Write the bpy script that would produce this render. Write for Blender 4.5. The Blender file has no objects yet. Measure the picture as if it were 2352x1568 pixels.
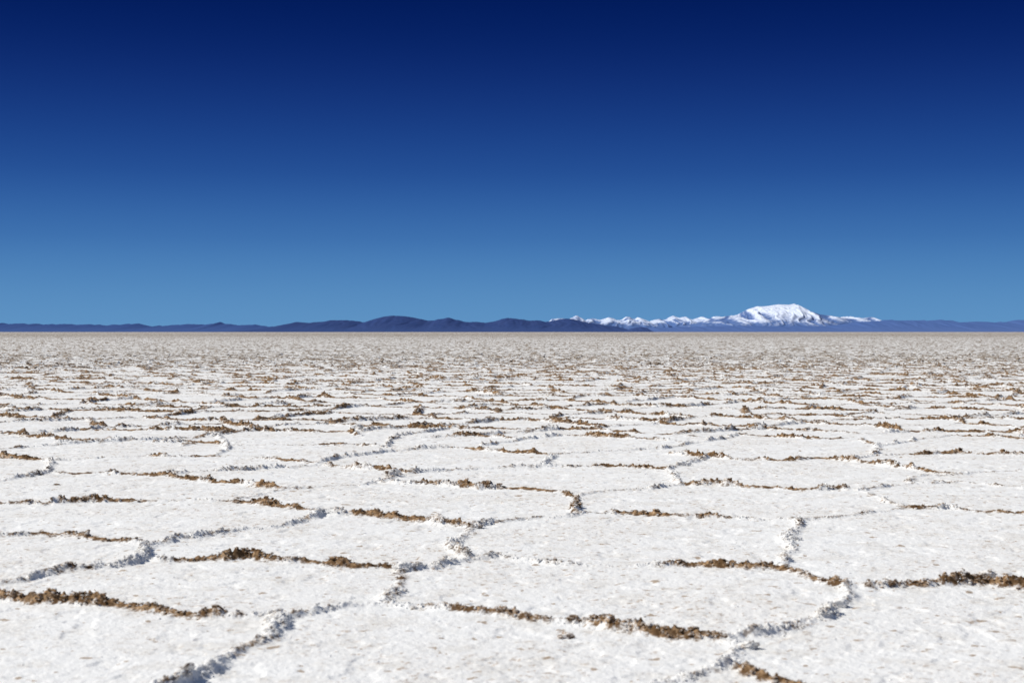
import bpy, math, numpy as np
from mathutils import Vector
rng = np.random.default_rng(7)
scene = bpy.context.scene
FPX, UC, VH = 3267.0, 1176.0, 762.0      # survey scale of the photograph (50 mm lens), eye height 1 m

# ---------------------------------------------------------------- helpers
def h32(a, b, seed):
    a = a.astype(np.int64); b = b.astype(np.int64)
    h = (a * 374761393 + b * 668265263 + seed * 974634777) & 0xffffffff
    h = ((h ^ (h >> 13)) * 1274126177) & 0xffffffff
    h = ((h ^ (h >> 15)) * 2246822519) & 0xffffffff
    h = h ^ (h >> 16)
    return (h & 0xffffff).astype(np.float32) / 16777215.0

def vn(x, y, seed=0):
    xi = np.floor(x); yi = np.floor(y)
    fx = (x - xi).astype(np.float32); fy = (y - yi).astype(np.float32)
    fx = fx * fx * (3 - 2 * fx); fy = fy * fy * (3 - 2 * fy)
    a = h32(xi, yi, seed); b = h32(xi + 1, yi, seed)
    c = h32(xi, yi + 1, seed); d = h32(xi + 1, yi + 1, seed)
    return (a + (b - a) * fx) * (1 - fy) + (c + (d - c) * fx) * fy

def fbm(x, y, o, seed=0):
    s = 0; a = 1.0; t = 0
    for k in range(o):
        s = s + a * vn(x * 2 ** k + 17.3 * k, y * 2 ** k - 9.1 * k, seed + k)
        t += a; a *= 0.5
    return s / t

def sst(x, a, b):
    t = np.clip((x - a) / (b - a), 0, 1)
    return t * t * (3 - 2 * t)

def make_mesh(name, co, faces, attrs=None, smooth=True):
    me = bpy.data.meshes.new(name)
    n = len(co); m, k = faces.shape
    me.vertices.add(n); me.loops.add(m * k); me.polygons.add(m)
    me.vertices.foreach_set('co', np.ascontiguousarray(co, dtype=np.float32).ravel())
    me.loops.foreach_set('vertex_index', np.ascontiguousarray(faces, dtype=np.int32).ravel())
    me.polygons.foreach_set('loop_start', np.arange(0, m * k, k, dtype=np.int32))
    me.polygons.foreach_set('use_smooth', np.full(m, smooth, dtype=bool))
    me.update(calc_edges=True)
    for an, av in (attrs or {}).items():
        at = me.attributes.new(an, 'FLOAT', 'POINT')
        at.data.foreach_set('value', np.ascontiguousarray(av, dtype=np.float32).ravel())
    ob = bpy.data.objects.new(name, me)
    scene.collection.objects.link(ob)
    return ob

def grid_faces(r, c):
    i = np.arange(r - 1)[:, None] * c + np.arange(c - 1)[None, :]
    i = i.ravel()
    return np.stack([i, i + 1, i + c + 1, i + c], 1)

# ---------------------------------------------------------------- materials
class NT:
    def __init__(s, name):
        s.m = bpy.data.materials.new(name); s.m.use_nodes = True
        s.t = s.m.node_tree; s.b = s.t.nodes['Principled BSDF']
        s.b.inputs['Roughness'].default_value = 0.9
        s.b.inputs['Specular IOR Level'].default_value = 0.15
    def n(s, ty, **kw):
        x = s.t.nodes.new(ty)
        for k, v in kw.items(): setattr(x, k, v)
        return x
    def l(s, a, b): s.t.links.new(a, b)
    def noise(s, scale, detail=3, rough=0.6, vec=None):
        x = s.n('ShaderNodeTexNoise'); x.inputs['Scale'].default_value = scale
        x.inputs['Detail'].default_value = detail; x.inputs['Roughness'].default_value = rough
        if vec is None:
            if not hasattr(s, 'g'): s.g = s.n('ShaderNodeNewGeometry')
            vec = s.g.outputs['Position']
        s.l(vec, x.inputs['Vector']); return x.outputs['Fac']
    def mr(s, v, a, b, c=0., d=1.):
        x = s.n('ShaderNodeMapRange'); x.interpolation_type = 'SMOOTHSTEP'
        for i, q in zip((1, 2, 3, 4), (a, b, c, d)): x.inputs[i].default_value = q
        s.l(v, x.inputs[0]); return x.outputs[0]
    def math(s, op, a, b):
        x = s.n('ShaderNodeMath', operation=op)
        for i, q in enumerate((a, b)):
            if isinstance(q, (int, float)): x.inputs[i].default_value = q
            else: s.l(q, x.inputs[i])
        return x.outputs[0]
    def mix(s, f, a, b):
        x = s.n('ShaderNodeMix', data_type='RGBA')
        for i, q in ((0, f), (6, a), (7, b)):
            if isinstance(q, float): x.inputs[i].default_value = q
            elif isinstance(q, tuple): x.inputs[i].default_value = (*q, 1)
            else: s.l(q, x.inputs[i])
        return x.outputs[2]
    def attr(s, name):
        x = s.n('ShaderNodeAttribute', attribute_name=name); return x.outputs['Fac']
    def bump(s, h, strength, dist):
        x = s.n('ShaderNodeBump'); x.inputs['Strength'].default_value = strength
        x.inputs['Distance'].default_value = dist
        s.l(h, x.inputs['Height']); s.l(x.outputs[0], s.b.inputs['Normal'])

def salt_material(name, rubble=False):
    k = NT(name)
    dirt = k.attr('dirt'); ridge = k.attr('ridge'); dull = k.attr('dull')
    big = k.noise(1.1, 5); mid = k.noise(5, 5, .65); fine = k.noise(26, 4, .7); gr = k.noise(130, 2, .7)
    sp2 = k.noise(15, 3, .5)
    base = k.mix(k.mr(big, .35, .7), (0.885, 0.88, 0.85), (0.85, 0.835, 0.795))
    base = k.mix(k.math('MULTIPLY', k.mr(mid, .48, .64), .5), base, (0.74, 0.71, 0.65))
    patch = k.mr(mid, .44, .62, .12, 1.)
    base = k.mix(k.math('MULTIPLY', k.math('MULTIPLY', k.mr(fine, .53, .63), patch), .6), base, (0.60, 0.54, 0.47))
    base = k.mix(k.math('MULTIPLY', k.math('MULTIPLY', k.mr(fine, .57, .65), k.mr(big, .46, .58)), .8), base, (0.42, 0.30, 0.20))
    base = k.mix(k.math('MULTIPLY', k.mr(sp2, .65, .69), .85), base, (0.36, 0.26, 0.17))
    base = k.mix(k.math('MULTIPLY', k.mr(gr, .58, .72), .25), base, (0.46, 0.42, 0.37))
    base = k.mix(k.math('MULTIPLY', ridge, k.mr(fine, .3, .65, .1, .6)), base, (0.84, 0.815, 0.77))
    br = k.mix(k.mr(fine, .34, .60), (0.44, 0.285, 0.155), (0.12, 0.066, 0.028))
    br = k.mix(k.math('MULTIPLY', dull, .72), br, (0.29, 0.25, 0.20))
    f = k.math('ADD', dirt, k.math('MULTIPLY', k.math('SUBTRACT', mid, .5), 1.4))
    f = k.math('ADD', f, k.math('MULTIPLY', k.math('SUBTRACT', fine, .5), 2.0))
    f = k.math('ADD', f, k.math('MULTIPLY', k.math('SUBTRACT', gr, .5), .9))
    f = k.math('MULTIPLY', k.mr(f, .28, .78), k.mr(dirt, .02, .2))
    if rubble:   # salt dust settles on up-facing facets of the dirty crumbs
        sn = k.n('ShaderNodeSeparateXYZ'); k.l(k.g.outputs['Normal'], sn.inputs[0])
        f = k.math('MULTIPLY', f, k.mr(sn.outputs[2], .5, .95, 1., .6))
    k.l(k.mix(f, base, br), k.b.inputs['Base Color'])
    hh = k.math('ADD', k.math('MULTIPLY', fine, 1.0), k.math('MULTIPLY', gr, .35))
    k.bump(hh, .38, .014)
    return k.m
mat_salt = salt_material('salt_crust')
mat_rub = salt_material('salt_rubble_crust', True)

# ---------------------------------------------------------------- ridge survey (u, v) of the pressure-ridge network
B, G, W = 0, 1, 2
HT = {B: .027, G: .020, W: .012}; DT = {B: 1.05, G: .36, W: .40}
P = [
(B,[(-60,1366),(0,1372),(90,1382),(180,1388),(250,1396),(330,1405),(430,1415),(520,1418)]),
(W,[(520,1418),(625,1420)]),
(G,[(630,1422),(628,1442),(600,1470),(540,1508),(490,1536),(400,1568),(300,1620)]),
(W,[(630,1420),(760,1402),(880,1387)]),
(W,[(905,1303),(915,1330),(900,1360),(880,1387),(950,1392)]),
(B,[(370,1290),(450,1287),(560,1285),(640,1293),(740,1298),(820,1306),(905,1303)]),
(G,[(-60,1348),(0,1340),(60,1330),(150,1312),(260,1302),(330,1286)]),
(W,[(330,1286),(370,1290)]),
(B,[(90,1230),(150,1232),(230,1240),(310,1245)]),
(W,[(90,1230),(0,1233),(-60,1235)]),
(G,[(310,1245),(325,1262),(330,1286)]),
(G,[(325,1256),(400,1240),(480,1232),(560,1218),(620,1212),(680,1200),(745,1182)]),
(B,[(530,1152),(600,1160),(670,1168),(740,1176)]),
(B,[(745,1182),(830,1185),(900,1190),(960,1195),(1020,1203),(1085,1210)]),
(G,[(1085,1210),(1070,1236),(1035,1255),(1058,1285)]),
(G,[(1150,1281),(1060,1292),(990,1305),(930,1312),(905,1303)]),
(G,[(1085,1210),(1140,1198),(1210,1192),(1290,1188),(1340,1182)]),
(B,[(1340,1181),(1420,1178),(1500,1182),(1580,1188),(1660,1190)]),
(W,[(1660,1190),(1830,1195),(1960,1185),(2095,1168)]),
(B,[(930,1112),(1010,1115),(1100,1122),(1200,1125),(1290,1130),(1330,1145),(1325,1165),(1340,1182)]),
(G,[(1330,1140),(1400,1128),(1500,1125),(1560,1112)]),
(B,[(1560,1112),(1640,1115),(1740,1120),(1850,1127),(1930,1125),(1970,1127)]),
(W,[(1970,1127),(2080,1114),(2090,1095),(2180,1088)]),
(W,[(2180,1088),(2270,1082),(2352,1080),(2420,1078)]),
(W,[(1970,1127),(2020,1150),(2095,1168)]),
(G,[(1560,1112),(1548,1095),(1540,1078)]),
(B,[(1360,1072),(1430,1073),(1530,1078)]),
(W,[(1240,1072),(1360,1072)]),
(W,[(2080,1112),(2200,1105),(2352,1120),(2420,1124)]),
(B,[(2095,1168),(2180,1170),(2260,1175),(2352,1178),(2420,1180)]),
(G,[(1835,1195),(1805,1235),(1828,1262),(1800,1300)]),
(W,[(1150,1282),(1300,1298),(1500,1300)]),
(B,[(1500,1300),(1600,1300),(1700,1305),(1790,1305),(1850,1322),(1900,1335),(1950,1345)]),
(W,[(1950,1345),(2010,1350)]),
(B,[(2010,1350),(2100,1348),(2200,1343),(2270,1334),(2352,1345),(2430,1350)]),
(G,[(1955,1345),(1935,1388),(1890,1422),(1820,1440),(1720,1455),(1680,1468)]),
(B,[(950,1392),(1050,1400),(1140,1408),(1210,1415),(1270,1428),(1340,1435),(1420,1445),(1500,1450),(1600,1460),(1680,1468)]),
(G,[(1680,1468),(1722,1490),(1690,1525)]),
(G,[(1690,1525),(1620,1540),(1540,1560),(1480,1572),(1380,1600),(1300,1640)]),
(B,[(1690,1525),(1760,1550),(1830,1570),(1930,1610)]),
(B,[(-60,1153),(0,1155),(100,1158),(200,1152),(350,1152)]),
(W,[(350,1152),(530,1152)]),
(B,[(145,1088),(250,1088),(380,1095),(470,1105),(560,1112),(660,1125)]),
(W,[(660,1125),(700,1122)]),
(W,[(530,1152),(640,1130),(750,1120),(870,1108),(915,1090)]),
(W,[(870,1108),(930,1112)]),
(G,[(-60,1108),(0,1103),(60,1095),(110,1085),(120,1058)]),
(B,[(-40,1048),(0,1050),(50,1055),(120,1058)]),
(W,[(110,1085),(145,1088)]),(W,[(120,1058),(330,1048)]),
(G,[(-60,1034),(0,1030),(150,1020),(300,1012),(500,1003)]),
(B,[(330,1048),(410,1050),(500,1048)]),(G,[(500,1048),(520,1025),(500,1003)]),
(W,[(500,1048),(570,1050)]),
(B,[(360,1016),(450,1015),(520,1022)]),
(W,[(520,1022),(740,1022)]),
(B,[(570,1050),(640,1055),(720,1063)]),
(G,[(720,1063),(800,1050),(880,1040),(960,1030),(1040,1028)]),
(B,[(730,1068),(800,1075),(880,1080),(930,1087)]),
(G,[(400,1087),(520,1080),(680,1072),(730,1068)]),
(B,[(740,1022),(820,1022),(890,1025)]),(G,[(890,1025),(910,1000),(1040,985)]),
(G,[(930,1087),(1030,1080),(1130,1075),(1240,1072),(1270,1048)]),
(B,[(1040,1028),(1130,1035),(1200,1040),(1270,1046)]),
(G,[(1110,1022),(1200,1010),(1290,1000)]),(B,[(1290,1000),(1400,1005),(1500,1010)]),
(G,[(1270,1044),(1400,1036),(1520,1030)]),(W,[(1500,1010),(1600,1016)]),
(B,[(1530,1042),(1620,1048),(1700,1055),(1800,1058),(1880,1052),(1960,1060),(2060,1072),(2180,1088)]),
(G,[(1540,1078),(1570,1065),(1620,1050)]),
(G,[(1520,1030),(1620,1015),(1690,1000)]),(B,[(1690,1000),(1760,1002),(1850,1008),(1980,1008)]),
(B,[(1980,1010),(2020,1025)]),(G,[(2020,1025),(2000,1045),(1940,1056)]),
(B,[(2060,1045),(2200,1040),(2352,1045),(2420,1047)]),(W,[(1990,1046),(2060,1045)]),
(B,[(2190,1000),(2270,1003),(2352,1008),(2420,1010)]),(G,[(2020,1025),(2100,1012),(2190,1000)]),
]
def gxy(u, v):
    d = FPX / (v - VH)
    return ((u - UC) / FPX * d, d)

# ---------------------------------------------------------------- ground tessellation (one sheet)
ys = [3.4]
while ys[-1] < 32000:
    y = ys[-1]
    k = .0015 if y < 15 else .0016 if y < 60 else .005 if y < 600 else .03
    ys.append(y * (1 + k))
low = list(np.arange(3.4 - .012, 2.2, -.012)) + list(np.arange(2.2, 0, -.05))
z = 0.; st = .1
while z > -32000:
    low.append(z); z -= st; st *= 1.25
ys = np.array(sorted(set(low)) + ys)
tt = list(np.arange(0, .43, .00075)); st = .0012
while tt[-1] < 14: tt.append(tt[-1] + st); st *= 1.07
tt = np.array(tt); ts = np.concatenate([-tt[:0:-1], tt])
R, C = len(ys), len(ts)
wy = np.maximum(ys, 3.4)
wy = np.where(ys < 0, np.maximum(3.4, -ys), wy)
X = (wy[:, None] * ts[None, :]); Y = np.repeat(ys[:, None], C, 1)

# ragged warp
wamp = .12 - .05 * sst(Y, 10, 25)
wx = (fbm(X * 4.1, Y * 4.1, 4, 11) - .5) * wamp
wyy = (fbm(X * 4.1, Y * 4.1, 4, 31) - .5) * wamp
Xw, Yw = X + wx, Y + wyy

ridge = np.zeros((R, C), np.float32); dirt = np.zeros((R, C), np.float32)
# --- procedural polygons where no survey exists
CELL = 1.25
near = (np.abs(ys) < 900)
r0, r1 = np.where(near)[0][[0, -1]]; r1 += 1
xs_ = (Xw[r0:r1] + (fbm(X[r0:r1] * .5, Y[r0:r1] * .5, 2, 71) - .5) * .9) / (CELL * 1.25)
ys_ = (Yw[r0:r1] + (fbm(X[r0:r1] * .5, Y[r0:r1] * .5, 2, 81) - .5) * .9) / (CELL * .87)
AY = .87 / 1.25
J0 = np.floor(ys_)
b1 = np.full(xs_.shape, 1e9, np.float32); b2 = b1.copy()
s1x = np.zeros_like(b1); s1y = s1x.copy(); s2x = s1x.copy(); s2y = s1x.copy()
for dj in (-1, 0, 1):
    jj = J0 + dj; off = .5 * (jj.astype(np.int64) & 1)
    I0 = np.floor(xs_ - off)
    for di in (-1, 0, 1):
        ii = I0 + di
        sx = ii + off + .5 + .75 * (h32(ii, jj, 5) - .5)
        sy = jj + .5 + .75 * (h32(ii, jj, 6) - .5)
        dx = (sx - xs_); dy = (sy - ys_) * AY
        dd = (dx * dx + dy * dy).astype(np.float32)
        m1 = dd < b1; m2 = (~m1) & (dd < b2)
        b2 = np.where(m1, b1, np.where(m2, dd, b2))
        s2x = np.where(m1, s1x, np.where(m2, sx, s2x)); s2y = np.where(m1, s1y, np.where(m2, sy, s2y))
        b1 = np.where(m1, dd, b1); s1x = np.where(m1, sx, s1x); s1y = np.where(m1, sy, s1y)
nx = s2x - s1x; ny = (s2y - s1y) * AY
ln = np.sqrt(nx * nx + ny * ny) + 1e-6; nx /= ln; ny /= ln
ed = ((s1x + s2x) * .5 - xs_) * nx + ((s1y + s2y) * .5 - ys_) * AY * ny
ed = np.abs(ed) * CELL * 1.25
ph = h32(np.floor((s1x + s2x) * 50), np.floor((s1y + s2y) * 50), 9)
txy = -nx * ny                                   # tangent slope sign
dv = np.clip(1.08 - 1.1 * txy + .2 * (ph - .5), 0, 1.15)
typ_h = np.where(ph < .08, .5, .9 + .3 * ph)
dfar = np.sqrt(X[r0:r1] ** 2 + Y[r0:r1] ** 2)
wid = .032 + .03 * sst(dfar, 12, 50)
hv = np.exp(-(ed / wid) ** 2) * typ_h * .028
dtv = np.exp(-(ed / (wid * 1.4)) ** 2) * dv * np.where(ph < .08, .6, 1.)
yy, xx = Y[r0:r1], X[r0:r1]
jit = (fbm(xx * .8, yy * .8, 2, 99) - .5) * 2.0
surv = (1 - sst(yy + jit, 12.9, 13.6)) * sst(yy, 3.3, 3.8) * (1 - sst(np.abs(xx / np.maximum(yy, 1)), .375, .40))
hv = hv * (1 - surv); dtv = dtv * (1 - surv)
ridge[r0:r1] = hv; dirt[r0:r1] = dtv
# --- surveyed ridges
for ty, pts in P:
    g = [gxy(*p) for p in pts]
    sl_ = [math.dist(p, q) for p, q in zip(g[:-1], g[1:])]; tot = sum(sl_); acc = 0.
    for (ax, ay), (bx, by), slen in zip(g[:-1], g[1:], sl_):
        a = np.searchsorted(ys, min(ay, by) - .3); b = np.searchsorted(ys, max(ay, by) + .3)
        ymid = max(ay, by) + .3; ylo = max(min(ay, by) - .3, 2.)
        tl = min(ax, bx) - .3; th = max(ax, bx) + .3
        t0 = min(tl / ylo, tl / ymid); t1 = max(th / ylo, th / ymid)
        c = np.searchsorted(ts, t0); d = np.searchsorted(ts, t1)
        if a >= b or c >= d:
            acc += slen; continue
        px = Xw[a:b, c:d]; py = Yw[a:b, c:d]
        ex, ey = bx - ax, by - ay; L2 = ex * ex + ey * ey + 1e-9
        q = np.clip(((px - ax) * ex + (py - ay) * ey) / L2, 0, 1)
        ds = np.hypot(px - ax - q * ex, py - ay - q * ey)
        w = {B: .024, G: .025, W: .022}[ty]
        hh = np.exp(-(ds / w) ** 2) * HT[ty]
        dd = np.exp(-(ds / (w * 1.5)) ** 2) * DT[ty]
        if ty == B:                                  # dirt and height fade towards the ends of a run
            s_ = acc + q * slen; en = np.minimum(s_, tot - s_)
            tp = sst(en, -.08, .28); hh = hh * (.55 + .45 * tp); dd = dd * (.5 + .5 * tp)
        acc += slen
        ridge[a:b, c:d] = np.maximum(ridge[a:b, c:d], hh)
        dirt[a:b, c:d] = np.maximum(dirt[a:b, c:d], dd)
# lumpy modulation
D = np.sqrt(X ** 2 + Y ** 2)
l1 = fbm(X * 5, Y * 5, 2, 41); l2 = fbm(X * 28, Y * 28, 3, 51); l3 = vn(X * 95, Y * 95, 61)
seg = fbm(X * 1.7, Y * 1.7, 2, 44)
H = ridge * (.5 + 1.05 * sst(l1, .3, .75)) * (.4 + 1.2 * l2) * (.75 + .5 * l3) * (.85 + .25 * sst(seg, .3, .6))
dirt = dirt * (.6 + .65 * sst(fbm(X * 5.3, Y * 5.3, 3, 91), .33, .6))
far = sst(D, 34, 62)
streak = fbm(X * .25, Y * .9, 3, 161)
dirt = np.maximum(dirt, far * (.16 + .45 * fbm(X * 1.5, Y * 1.5, 3, 121) + .3 * (streak - .3)) + .22 * sst(D, 120, 420))
pit = sst(fbm(X * 9, Y * 9, 3, 151), .56, .72)
flat = (fbm(X * .9, Y * .9, 3, 131) - .5) * .018 + (l2 - .5) * .005 + (l3 - .5) * .002 - pit * .005
rough = far * fbm(X * 2.2, Y * 2.2, 3, 141) ** 2 * .08
nearhor = 1 - sst(D, 3000, 9000)
Z = (H + flat + rough) * nearhor
rn = np.clip(ridge / .024, 0, 1)
dull = sst(D, 26, 62)
co = np.stack([X, Y, Z], -1).reshape(-1, 3)
ground = make_mesh('ground', co, grid_faces(R, C), {'dirt': dirt, 'ridge': rn, 'dull': dull})
ground.data.materials.append(mat_salt)
ground['kind'] = 'structure'; ground['category'] = 'salt flat'
ground['label'] = 'white cracked salt flat with raised brown-edged polygon ridges'

# ---------------------------------------------------------------- crumbled salt on the ridges
def ico(sub):
    import bmesh
    bm = bmesh.new(); bmesh.ops.create_icosphere(bm, subdivisions=sub, radius=1)
    v = np.array([p.co[:] for p in bm.verts]); f = np.array([[q.index for q in p.verts] for p in bm.faces]); bm.free()
    return v, f
def lumps(idx, rad, sub, dmul, squash=.65, rmax=.02):
    rad = np.minimum(rad, rmax)
    v, f = ico(sub); n = len(idx)
    jitter = 1 + (.17 if sub > 1 else .25) * rng.standard_normal((n, len(v), 1)).clip(-1.6, 1.6)
    s = rad[:, None, None] * (rng.uniform(.65, 1.35, (n, 1, 3))) * np.array([1, 1, squash])
    p = v[None] * jitter * s
    an = rng.uniform(0, 6.28, n)[:, None]; ca, sa = np.cos(an), np.sin(an)
    px = p[..., 0] * ca - p[..., 1] * sa; py = p[..., 0] * sa + p[..., 1] * ca
    c0 = co[idx]
    o = np.stack([px + c0[:, None, 0] + rng.normal(0, .006, (n, 1)), py + c0[:, None, 1] + rng.normal(0, .006, (n, 1)),
                  p[..., 2] + c0[:, None, 2] - rad[:, None] * .05], -1)
    fs = (f[None] + (np.arange(n) * len(v))[:, None, None]).reshape(-1, 3)
    rp = lambda a: np.repeat(a, len(v))
    dt = rp(dirt.ravel()[idx] * dmul * np.clip(rng.normal(.95, .35, n), .0, 1.4)); rd = rp(rn.ravel()[idx]); du = rp(dull.ravel()[idx])
    return o.reshape(-1, 3), fs, dt, rd, du
Df = D.ravel(); Hf = (H.ravel() / .022).clip(0, 1.3); inview = (np.abs(X) < np.maximum(Y, 3) * .5 + 1).ravel() & (Y > 2.5).ravel()
def pick(mask, wgt, n):
    w = np.where(mask, wgt, 0).astype(np.float64); cs = np.cumsum(w); return np.searchsorted(cs, rng.random(n) * cs[-1])
parts = []
i = pick(inview & (Df < 8.5) & (Hf > .08), Hf ** .8 * Df ** 1.5, 18000)
parts.append(lumps(i, np.exp(rng.normal(math.log(.0032), .5, len(i))) * (.6 + .5 * Hf[i]), 2, 1., rmax=.011))
i = pick(inview & (Df >= 8.5) & (Df < 20) & (Hf > .12), Hf * Df ** 1.5, 36000)
parts.append(lumps(i, np.exp(rng.normal(math.log(.0042), .5, len(i))) * (.6 + .5 * Hf[i]), 1, 1., rmax=.013))
i = pick(inview & (Df >= 20) & (Df < 60) & (Hf > .3), Hf * Df, 30000)
parts.append(lumps(i, np.exp(rng.normal(math.log(.006), .4, len(i))), 1, 1.))
i = pick(inview & (Df >= 40) & (Df < 500), (.15 + Hf), 45000)
parts.append(lumps(i, np.exp(rng.normal(math.log(.016), .45, len(i))) * (1 + Df[i] / 300), 1, 1.15, rmax=.08))
i = pick(inview & (Df < 16), Df ** 1.5, 2400)
parts.append(lumps(i, np.exp(rng.normal(math.log(.0028), .45, len(i))), 1, 1.0, rmax=.007))
vo = 0; V = []; F = []; DA = []; RA = []; DU = []
for o, fs, dt, rd, du in parts:
    V.append(o); F.append(fs + vo); DA.append(dt); RA.append(rd); DU.append(du); vo += len(o)
rub = make_mesh('salt_rubble', np.concatenate(V), np.concatenate(F), {'dirt': np.concatenate(DA), 'ridge': np.concatenate(RA), 'dull': np.concatenate(DU)}, smooth=False)
rub.data.materials.append(mat_rub)
rub['kind'] = 'stuff'; rub['category'] = 'salt rubble'
rub['label'] = 'crumbled brown and white salt crust along the polygon ridges'

# ---------------------------------------------------------------- single larger clods
def zat(x, y):
    r = np.searchsorted(ys, y); c = np.searchsorted(ts, x / max(y, 3.4)); return float(Z[min(r, R - 1), min(c, C - 1)])
def clod(u, v, r, dt, label):
    x, y = gxy(u, v); vv, ff = ico(5)
    q = rng.uniform(0, 50)
    nz = (fbm(vv[:, 0] * 1.7 + q, vv[:, 1] * 1.7 + vv[:, 2] * 1.3 + q, 4, 3) - .5) * 1.1 + (fbm(vv[:, 2] * 4 + q, vv[:, 0] * 4 + vv[:, 1] * 3, 4, 8) - .5) * .9
    p = vv * (1 + nz[:, None]) * np.array([1.25, .8, .65]) * r
    ob = make_mesh('salt_clod', p, ff, {'dirt': np.full(len(vv), dt), 'ridge': np.full(len(vv), 1.), 'dull': np.zeros(len(vv))})
    ob.location = (x, y, zat(x, y) + r * .2); ob.data.materials.append(mat_rub)
    ob['category'] = 'salt clod'; ob['label'] = label; ob['group'] = 'loose salt clods'
clod(1300, 1464, .019, .85, 'small tan salt clod lying loose on flat white salt')
clod(2265, 1326, .032, .45, 'large grey-brown salt clod on a brown ridge')
clod(560, 1284, .024, .9, 'dark brown salt clod on a brown ridge')
clod(1090, 1214, .032, .6, 'grey-brown salt clod where ridges meet')
clod(925, 1312, .030, .1, 'white salt clod at a ridge junction')
clod(1320, 1432, .020, .9, 'brown salt clod on a brown ridge')
clod(1720, 1486, .023, .15, 'grey salt clod at a ridge corner')
clod(1930, 1392, .024, .15, 'grey-white salt clod on a curved ridge')
clod(1570, 1070, .042, .1, 'grey salt clod standing above a ridge')
clod(900, 1094, .038, .3, 'grey salt clod where ridges meet')
clod(740, 1180, .028, .4, 'grey salt clod at a ridge bend')
clod(130, 1112, .015, .8, 'small brown salt clod on white salt')
clod(1828, 1240, .022, .1, 'white salt clod on a white ridge')
clod(820, 985, .055, .2, 'pale salt clod standing on the salt flat')
clod(640, 960, .05, .0, 'white salt clod standing on the salt flat')

# ---------------------------------------------------------------- mountains
def hill_range(name, prof, dist, depth, seed, nz=.06, step=14., relief=.9):
    us = np.array([p[0] for p in prof], float); hs = np.array([VH - p[1] for p in prof], float) / FPX * dist
    x0, x1 = (us[0] - UC) / FPX * dist, (us[-1] - UC) / FPX * dist
    nxn = int((x1 - x0) / step) + 1; x = np.linspace(x0, x1, nxn)
    crest = np.interp(x, (us - UC) / FPX * dist, hs)
    hm = hs.max()
    crest = crest + (fbm(x / (hm * .5), x * 0 + seed, 4, seed) - .5) * hm * nz * 2 * np.clip(crest / hm * 3, 0, 1)
    crest = np.maximum(crest, 0)
    s = np.concatenate([np.linspace(0, 1, 70), 1 + np.linspace(.03, .8, 14)])
    XX = np.repeat(x[None], len(s), 0); SS = np.repeat(s[:, None], nxn, 1)
    wob = (fbm(XX / (hm * 2), SS * 3, 3, seed + 5) - .5) * hm * 1.2
    gul = 1 - np.abs(2 * fbm((XX + wob) / (hm * .45), SS * 1.1 + 3, 4, seed + 9) - 1)
    shp = np.where(SS <= 1, SS ** 1.15, 1 - ((SS - 1) / .8))
    bump = (gul - .72) * relief * np.clip(SS * (1 - SS) * 4, 0, 1)
    ZZ = crest[None] * np.clip(shp + bump * (shp + .15), 0, 1.0)
    YY = dist - depth * (1 - SS) + (fbm(XX / (hm * 4), XX * 0 + 2, 2, seed + 3) - .5)[...] * depth * .15
    ZZ = ZZ - 1.0 * (SS < .001) - 2 * (SS > 1.79)
    ob = make_mesh(name, np.stack([XX, YY, ZZ], -1).reshape(-1, 3), grid_faces(len(s), nxn),
                   {'snowh': np.clip(ZZ / hm, 0, 1), 'gully': gul})
    ob['kind'] = 'structure'
    return ob
def hazed_rock(name, c1, c2, haze_col, top, sc):  # rock colours with blue aerial haze painted in
    k = NT(name); k.b.inputs['Roughness'].default_value = 1; k.b.inputs['Specular IOR Level'].default_value = 0
    n = k.noise(sc, 5, .65)
    c = k.mix(k.mr(n, .35, .65), c1, c2)
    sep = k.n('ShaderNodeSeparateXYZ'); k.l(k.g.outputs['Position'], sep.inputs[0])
    c = k.mix(k.mr(sep.outputs[2], 0, top, .6, 0.), c, haze_col)  # painted haze, strongest at the foot, fading out with height
    k.l(c, k.b.inputs['Base Color']); return k
kn = hazed_rock('hill_rock_hazed', (0.033, 0.062, 0.180), (0.041, 0.068, 0.182), (0.050, 0.088, 0.225), 60, .01)
kf = hazed_rock('far_hill_rock_hazed', (0.046, 0.088, 0.245), (0.052, 0.094, 0.247), (0.066, 0.118, 0.285), 80, .006)
kr = hazed_rock('hazy_hill_rock', (0.078, 0.142, 0.34), (0.085, 0.149, 0.35), (0.105, 0.172, 0.38), 80, .004)
def snow(name, lo, hi, amt, g=.25, rk=(.50, .58, .35), col=(0.66, 0.73, 0.87)):
    k = hazed_rock(name, (0.085, 0.155, 0.35), (0.10, 0.165, 0.35), (0.105, 0.178, 0.40), 120, .004)  # rock below the snow carries the same painted blue haze
    prev = k.b.inputs['Base Color'].links[0].from_socket
    sh = k.attr('snowh'); gu = k.attr('gully')
    n = k.noise(.018, 6, .75); n2 = k.noise(.0035, 4, .6)
    f = k.math('ADD', sh, k.math('MULTIPLY', k.math('SUBTRACT', n, .5), amt))
    f = k.math('ADD', f, k.math('MULTIPLY', k.math('SUBTRACT', n2, .5), amt * .6))
    f = k.math('ADD', f, k.math('MULTIPLY', k.math('SUBTRACT', gu, .8), g))
    f = k.mr(f, lo, hi)
    bl = k.math('MULTIPLY', f, k.mr(n, rk[0], rk[1], 1, rk[2]))
    k.l(k.mix(bl, prev, col), k.b.inputs['Base Color']); return k
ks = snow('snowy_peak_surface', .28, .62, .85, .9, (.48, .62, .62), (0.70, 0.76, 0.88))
kq = snow('snowy_range_surface', .42, .72, 1.1, .7, (.50, .60, .45))

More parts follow.
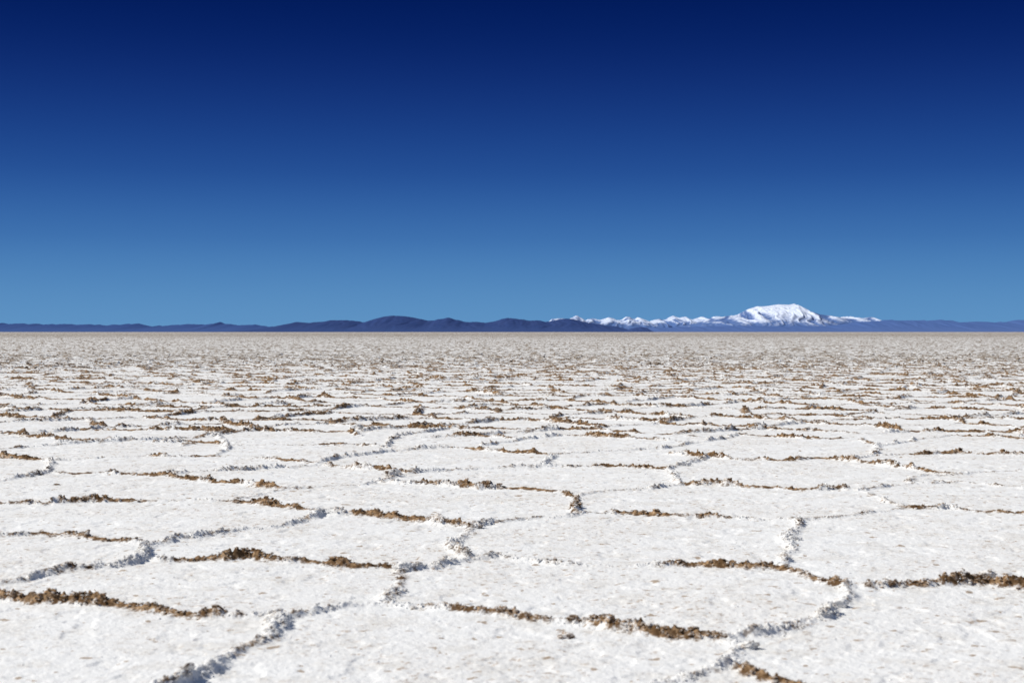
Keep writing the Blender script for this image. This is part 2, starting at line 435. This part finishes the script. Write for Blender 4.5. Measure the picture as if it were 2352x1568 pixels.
o = hill_range('far_hills', [(-900,760),(-700,748),(-450,742),(-200,746),(0,742),(60,743),(130,745),(200,744),(250,747),(320,743),(350,749),(378,747),(385,749),(430,742),(480,744),(505,740),(540,745),(590,746),(615,750),(660,752),(800,755),(900,762)], 14000, 1600, 3, .12, relief=.2)
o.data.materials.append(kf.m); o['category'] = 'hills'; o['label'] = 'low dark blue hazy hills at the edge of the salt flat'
o = hill_range('dark_hills', [(560,762),(615,753),(650,745),(680,739),(710,742),(760,735),(800,735),(835,739),(870,729),(905,723),(940,727),(985,736),(1030,729),(1070,738),(1120,740),(1165,730),(1210,734),(1255,738),(1300,731),(1340,738),(1390,746),(1420,750),(1445,757),(1465,762)], 11000, 1500, 13, .06, 9., relief=.2)
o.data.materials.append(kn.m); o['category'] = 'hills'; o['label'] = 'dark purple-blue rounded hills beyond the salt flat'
o = hill_range('hill_island', [(1428,762),(1450,754),(1472,750),(1485,752),(1500,762)], 9500, 300, 23, .03, 4., relief=.2)
o.data.materials.append(kn.m); o['category'] = 'hill'; o['label'] = 'small dark rounded island hill on the salt flat'
o = hill_range('snowy_mountain_range', [(1220,762),(1255,745),(1268,733),(1280,732),(1300,734),(1325,727),(1345,734),(1362,729),(1380,733),(1400,726),(1418,733),(1440,728),(1452,732),(1465,727),(1490,739),(1515,731),(1530,732),(1545,724),(1560,730),(1575,728),(1590,732),(1610,727),(1625,730),(1640,725),(1690,728),(1760,733),(1900,731),(1950,729),(1975,732),(2000,729),(2020,734),(2060,743),(2120,762)], 24000, 2200, 33, .13, 14., relief=.7)
o.data.materials.append(kq.m); o['category'] = 'mountains'; o['label'] = 'rugged snow-streaked mountain range with blue foothills'
o = hill_range('snowy_mountain', [(1480,762),(1590,744),(1640,731),(1690,722),(1712,711),(1735,704),(1760,703),(1785,699),(1808,700),(1822,698),(1836,706),(1858,715),(1880,722),(1920,728),(1965,733),(2010,744),(2080,762)], 21500, 2400, 43, .022, 9., relief=.7)
o.data.materials.append(ks.m); o['category'] = 'mountain'; o['label'] = 'broad flat-topped volcano covered in snow'
o = hill_range('hazy_hills', [(1400,762),(1500,752),(1600,750),(1700,748),(1800,749),(1900,748),(1990,738),(2050,734),(2100,737),(2160,734),(2200,739),(2250,738),(2300,740),(2352,734),(2450,738),(2600,735),(2800,745),(3100,762)], 17000, 1700, 53, .07, relief=.2)
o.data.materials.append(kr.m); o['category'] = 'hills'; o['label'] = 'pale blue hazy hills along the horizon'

# ---------------------------------------------------------------- light
sd = Vector((-math.cos(math.radians(3)), math.sin(math.radians(3)), 0)) * math.cos(math.radians(46)) + Vector((0, 0, math.sin(math.radians(46))))
sl = bpy.data.lights.new('sun', 'SUN'); sl.energy = 4.15; sl.angle = math.radians(.53); sl.color = (1, .965, .905)
so = bpy.data.objects.new('sun', sl); so.rotation_euler = (-sd).to_track_quat('-Z', 'Y').to_euler(); so.location = (-20, 5, 20)
scene.collection.objects.link(so)

w = bpy.data.worlds.new('World'); scene.world = w; w.use_nodes = True
nt = w.node_tree; bg = nt.nodes['Background']; bg.inputs['Strength'].default_value = .1
sky = nt.nodes.new('ShaderNodeTexSky'); sky.sky_type = 'NISHITA'; sky.sun_disc = False
sky.sun_elevation = math.radians(46); sky.sun_rotation = math.radians(-87); sky.altitude = 3650
sky.air_density = 1.; sky.dust_density = .6; sky.ozone_density = .6
geo = nt.nodes.new('ShaderNodeTexCoord'); sp = nt.nodes.new('ShaderNodeSeparateXYZ')
nt.links.new(geo.outputs['Generated'], sp.inputs[0])
mr = nt.nodes.new('ShaderNodeMapRange'); mr.inputs[1].default_value = 0; mr.inputs[2].default_value = .3
nt.links.new(sp.outputs[2], mr.inputs[0])
cr = nt.nodes.new('ShaderNodeValToRGB'); cr.color_ramp.interpolation = 'B_SPLINE'
stops = [(0., (97,149,197)), (.0067, (96,148,196)), (.034, (83,136,189)), (.065, (62,114,176)), (.110, (33,77,150)), (.170, (15,44,115)), (.227, (0,25,88)), (.3, (0,17,74))]
def lin(c): c = c / 255; return c / 12.92 if c < .04045 else ((c + .055) / 1.055) ** 2.4
e = cr.color_ramp.elements
while len(e) < len(stops): e.new(.5)
for n_, (p, c) in enumerate(stops):
    e[n_].position = p / .3
for n_, (p, c) in enumerate(stops):
    e[n_].color = (*[lin(q) for q in c], 1)
nt.links.new(mr.outputs[0], cr.inputs[0])
vm = nt.nodes.new('ShaderNodeVectorMath'); vm.operation = 'SCALE'; vm.inputs['Scale'].default_value = 10
nt.links.new(cr.outputs[0], vm.inputs[0])
mx = nt.nodes.new('ShaderNodeMix'); mx.data_type = 'RGBA'
m2 = nt.nodes.new('ShaderNodeMapRange'); m2.interpolation_type = 'SMOOTHSTEP'
for q, val in zip((1, 2, 3, 4), (.24, .6, .0, 1.)): m2.inputs[q].default_value = val
nt.links.new(sp.outputs[2], m2.inputs[0]); nt.links.new(m2.outputs[0], mx.inputs[0])
nt.links.new(vm.outputs[0], mx.inputs[6]); nt.links.new(sky.outputs[0], mx.inputs[7])
nt.links.new(mx.outputs[2], bg.inputs['Color'])

# ---------------------------------------------------------------- camera
cd = bpy.data.cameras.new('camera'); cam = bpy.data.objects.new('camera', cd); scene.collection.objects.link(cam)
cam.location = (0, 0, 1.0); cam.rotation_euler = (math.radians(90) - math.atan(22 / FPX), 0, 0)
cd.lens = 50; cd.sensor_width = 36; cd.clip_start = .05; cd.clip_end = 100000
cd.dof.use_dof = True; cd.dof.focus_distance = 16; cd.dof.aperture_fstop = 5.6
scene.camera = cam
scene.view_settings.view_transform = 'Standard'; scene.view_settings.look = 'None'; scene.view_settings.exposure = 0
